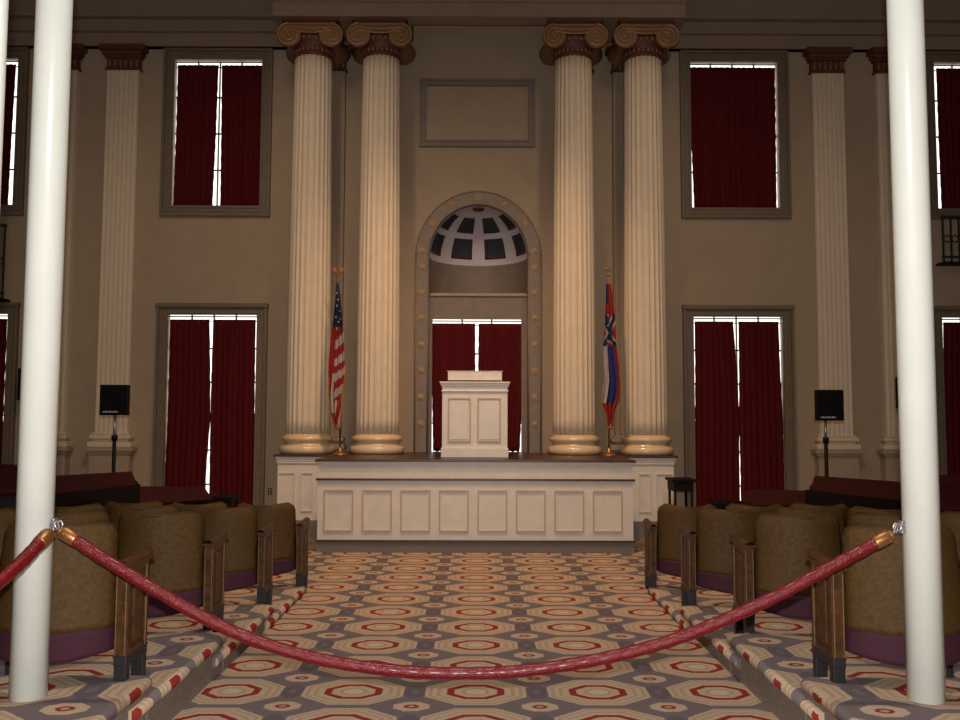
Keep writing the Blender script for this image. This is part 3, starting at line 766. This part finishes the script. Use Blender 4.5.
# ------------------------------------------------------------------ white posts
PD = 4.14; PR = .0815
def post(label, x, y, z=.33):
    t = thing('white_post', label, 'post', (x, y, z), 0, 'white gallery posts')
    MB().lathe(0, 0, [(PR, 0), (PR, 4.2), (PR, ZCEIL-z-.02)], 48).build('shaft', 'post', t)
    return t
xl_, xr_ = xc(39.5, 420, PD), xc(918.5, 420, PD)
pl = post('white round post left of the aisle with two ropes hooked on', xl_, PD)
pr = post('white round post right of the aisle with one rope hooked on', xr_, PD)
p3 = post('white round post cut off by the left edge of the picture', -1.745, 3.0)
ZH = zc(526, PD)
HK = []
def hookplate(t, x0, sx):                                    # eye on the post
    m = MB(); x = sx*PR; z = ZH-.33
    m.box(min(x, x+sx*.012), max(x, x+sx*.012), -.02, .02, z-.03, z+.03); m.ring((x+sx*.03, 0, z), .018, .005)
    m.build('eye_plate', 'steel', t)
    m2 = MB().ball((x+sx*.012, -.012, z+.022), .006).ball((x+sx*.012, -.012, z-.022), .006); m2.build('screw', 'steel', t)
hookplate(pl, xl_, 1); hookplate(pr, xr_, -1)
hl = Vector((xl_+PR+.03, PD, ZH)); hr = Vector((xr_-PR-.03, PD, ZH))
def catmull(pts, n=12):
    P = [Vector(p) for p in pts]; P = [P[0]*2-P[1]] + P + [P[-1]*2-P[-2]]; out = []
    for i in range(1, len(P)-2):
        for k in range(n):
            t = k/n; a, b, c, d = P[i-1:i+3]
            out.append(.5*((2*b)+(-a+c)*t+(2*a-5*b+4*c-d)*t*t+(-a+3*b-3*c+d)*t**3))
    out.append(P[-2]); return out
def rope(label, path_px, d0, d1, hook0, hook1):
    n_ = len(path_px); pts = []
    for i, (x, y) in enumerate(path_px):
        d = d0+(d1-d0)*i/(n_-1); pts.append(Vector((xc(x, y, d), d, zc(y, d))))
    mid = pts[n_//2]; t = thing('barrier_rope', label, 'rope', (mid.x, mid.y, mid.z)); off = Vector(mid)
    L = [p-off for p in catmull(pts, 14)]
    def rr(q): return .0285*(1+.04*sin(q*260))
    MB().tube(L, rr, 16).build('rope_cover', 'rope', t)
    for (p, q, hook) in ((L[0], L[4], hook0), (L[-1], L[-5], hook1)):
        dr = (p-q).normalized()
        fe = MB().tube([p-dr*.035, p-dr*.03, p+dr*.035, p+dr*.045], lambda s: .032 if .1 < s < .9 else .029, 16)
        fe.tube([p+dr*.045, p+dr*.055, p+dr*.06], lambda s: .026-.008*s, 12)
        f_ = fe.build('ferrule', 'brass', t)
        MB().ball(p-dr*.02+Vector((0, -.033, .004)), .006).ball(p+dr*.02+Vector((0, -.033, .004)), .006).build('rivet', 'brass', f_)
        if hook is not None:
            h = hook-off; e = p+dr*.06; m = (h+e)/2; k = MB()
            k.tube([e, e+(h-e)*.35, e+(h-e)*.5+Vector((0, -.01, .022)), e+(h-e)*.85+Vector((0, -.012, .022)), h+Vector((0, -.008, 0)), e+(h-e)*.75+Vector((0, 0, -.02)), e+(h-e)*.4], .0045, 6)
            k.ball(e, .010); k.build('snap_hook', 'steel', t)
rp = [(71, 538), (110, 563), (158, 592), (210, 621), (262, 643), (318, 659), (376, 668.5), (432, 673), (500, 672.5), (560, 666), (618, 655), (672, 640), (726, 619), (780, 594), (832, 566), (882, 539)]
rope('long red barrier rope swagged across the aisle between two white posts', rp, PD-.02, PD-.02, hl, hr)
rope('short red barrier rope running off the left edge from the left post', [(-70, 632), (-40, 615), (-8, 590), (20, 566), (44, 541)], 3.2, 3.88, None, Vector((xl_+PR+.012, PD-.03, ZH-.01)))
# ------------------------------------------------------------------ lights
def light(kind, name, loc, energy, col, size=.2, rot=None, **kw):
    d = bpy.data.lights.new(name, kind); d.energy = energy; d.color = col
    if kind == 'AREA': d.shape = 'DISK'; d.size = size
    elif kind in ('POINT', 'SPOT'): d.shadow_soft_size = size
    o = bpy.data.objects.new(name, d); C.objects.link(o); o.location = loc
    if rot: o.rotation_euler = rot
    for k, v in kw.items(): setattr(d, k, v)
    return o
light('POINT', 'camera_flash', (.0, -.05, 1.78), 800, (1, .97, .93), .03)
def spot(loc, target, e, col, ang, size=.35):
    d = Vector(target)-Vector(loc); q = d.to_track_quat('-Z', 'Y').to_euler()
    return light('SPOT', 'unseen_overhead_spot', loc, e, col, size, q, spot_size=radians(ang), spot_blend=1)
spot((0, 8.2, 8.2), (0, 11.0, .3), 1300, (1, .62, .34), 85)
spot((0, 4.6, 8.2), (0, 4.9, 0), 800, (1, .86, .76), 80)  # unseen fill added overhead to brighten the near carpet
spot((-2.5, 6.5, 8.2), (-2.8, 13, 2.0), 590, (1, .74, .5), 80)
spot((2.5, 6.5, 8.2), (2.4, 13, 2.0), 480, (1, .74, .5), 80)
W = bpy.data.worlds.new('world'); S.world = W; W.use_nodes = True
W.node_tree.nodes['Background'].inputs[0].default_value = (1, .85, .7, 1); W.node_tree.nodes['Background'].inputs[1].default_value = .15
S.view_settings.view_transform = 'Standard'; S.view_settings.look = 'None'; S.view_settings.exposure = 0; S.view_settings.gamma = 1
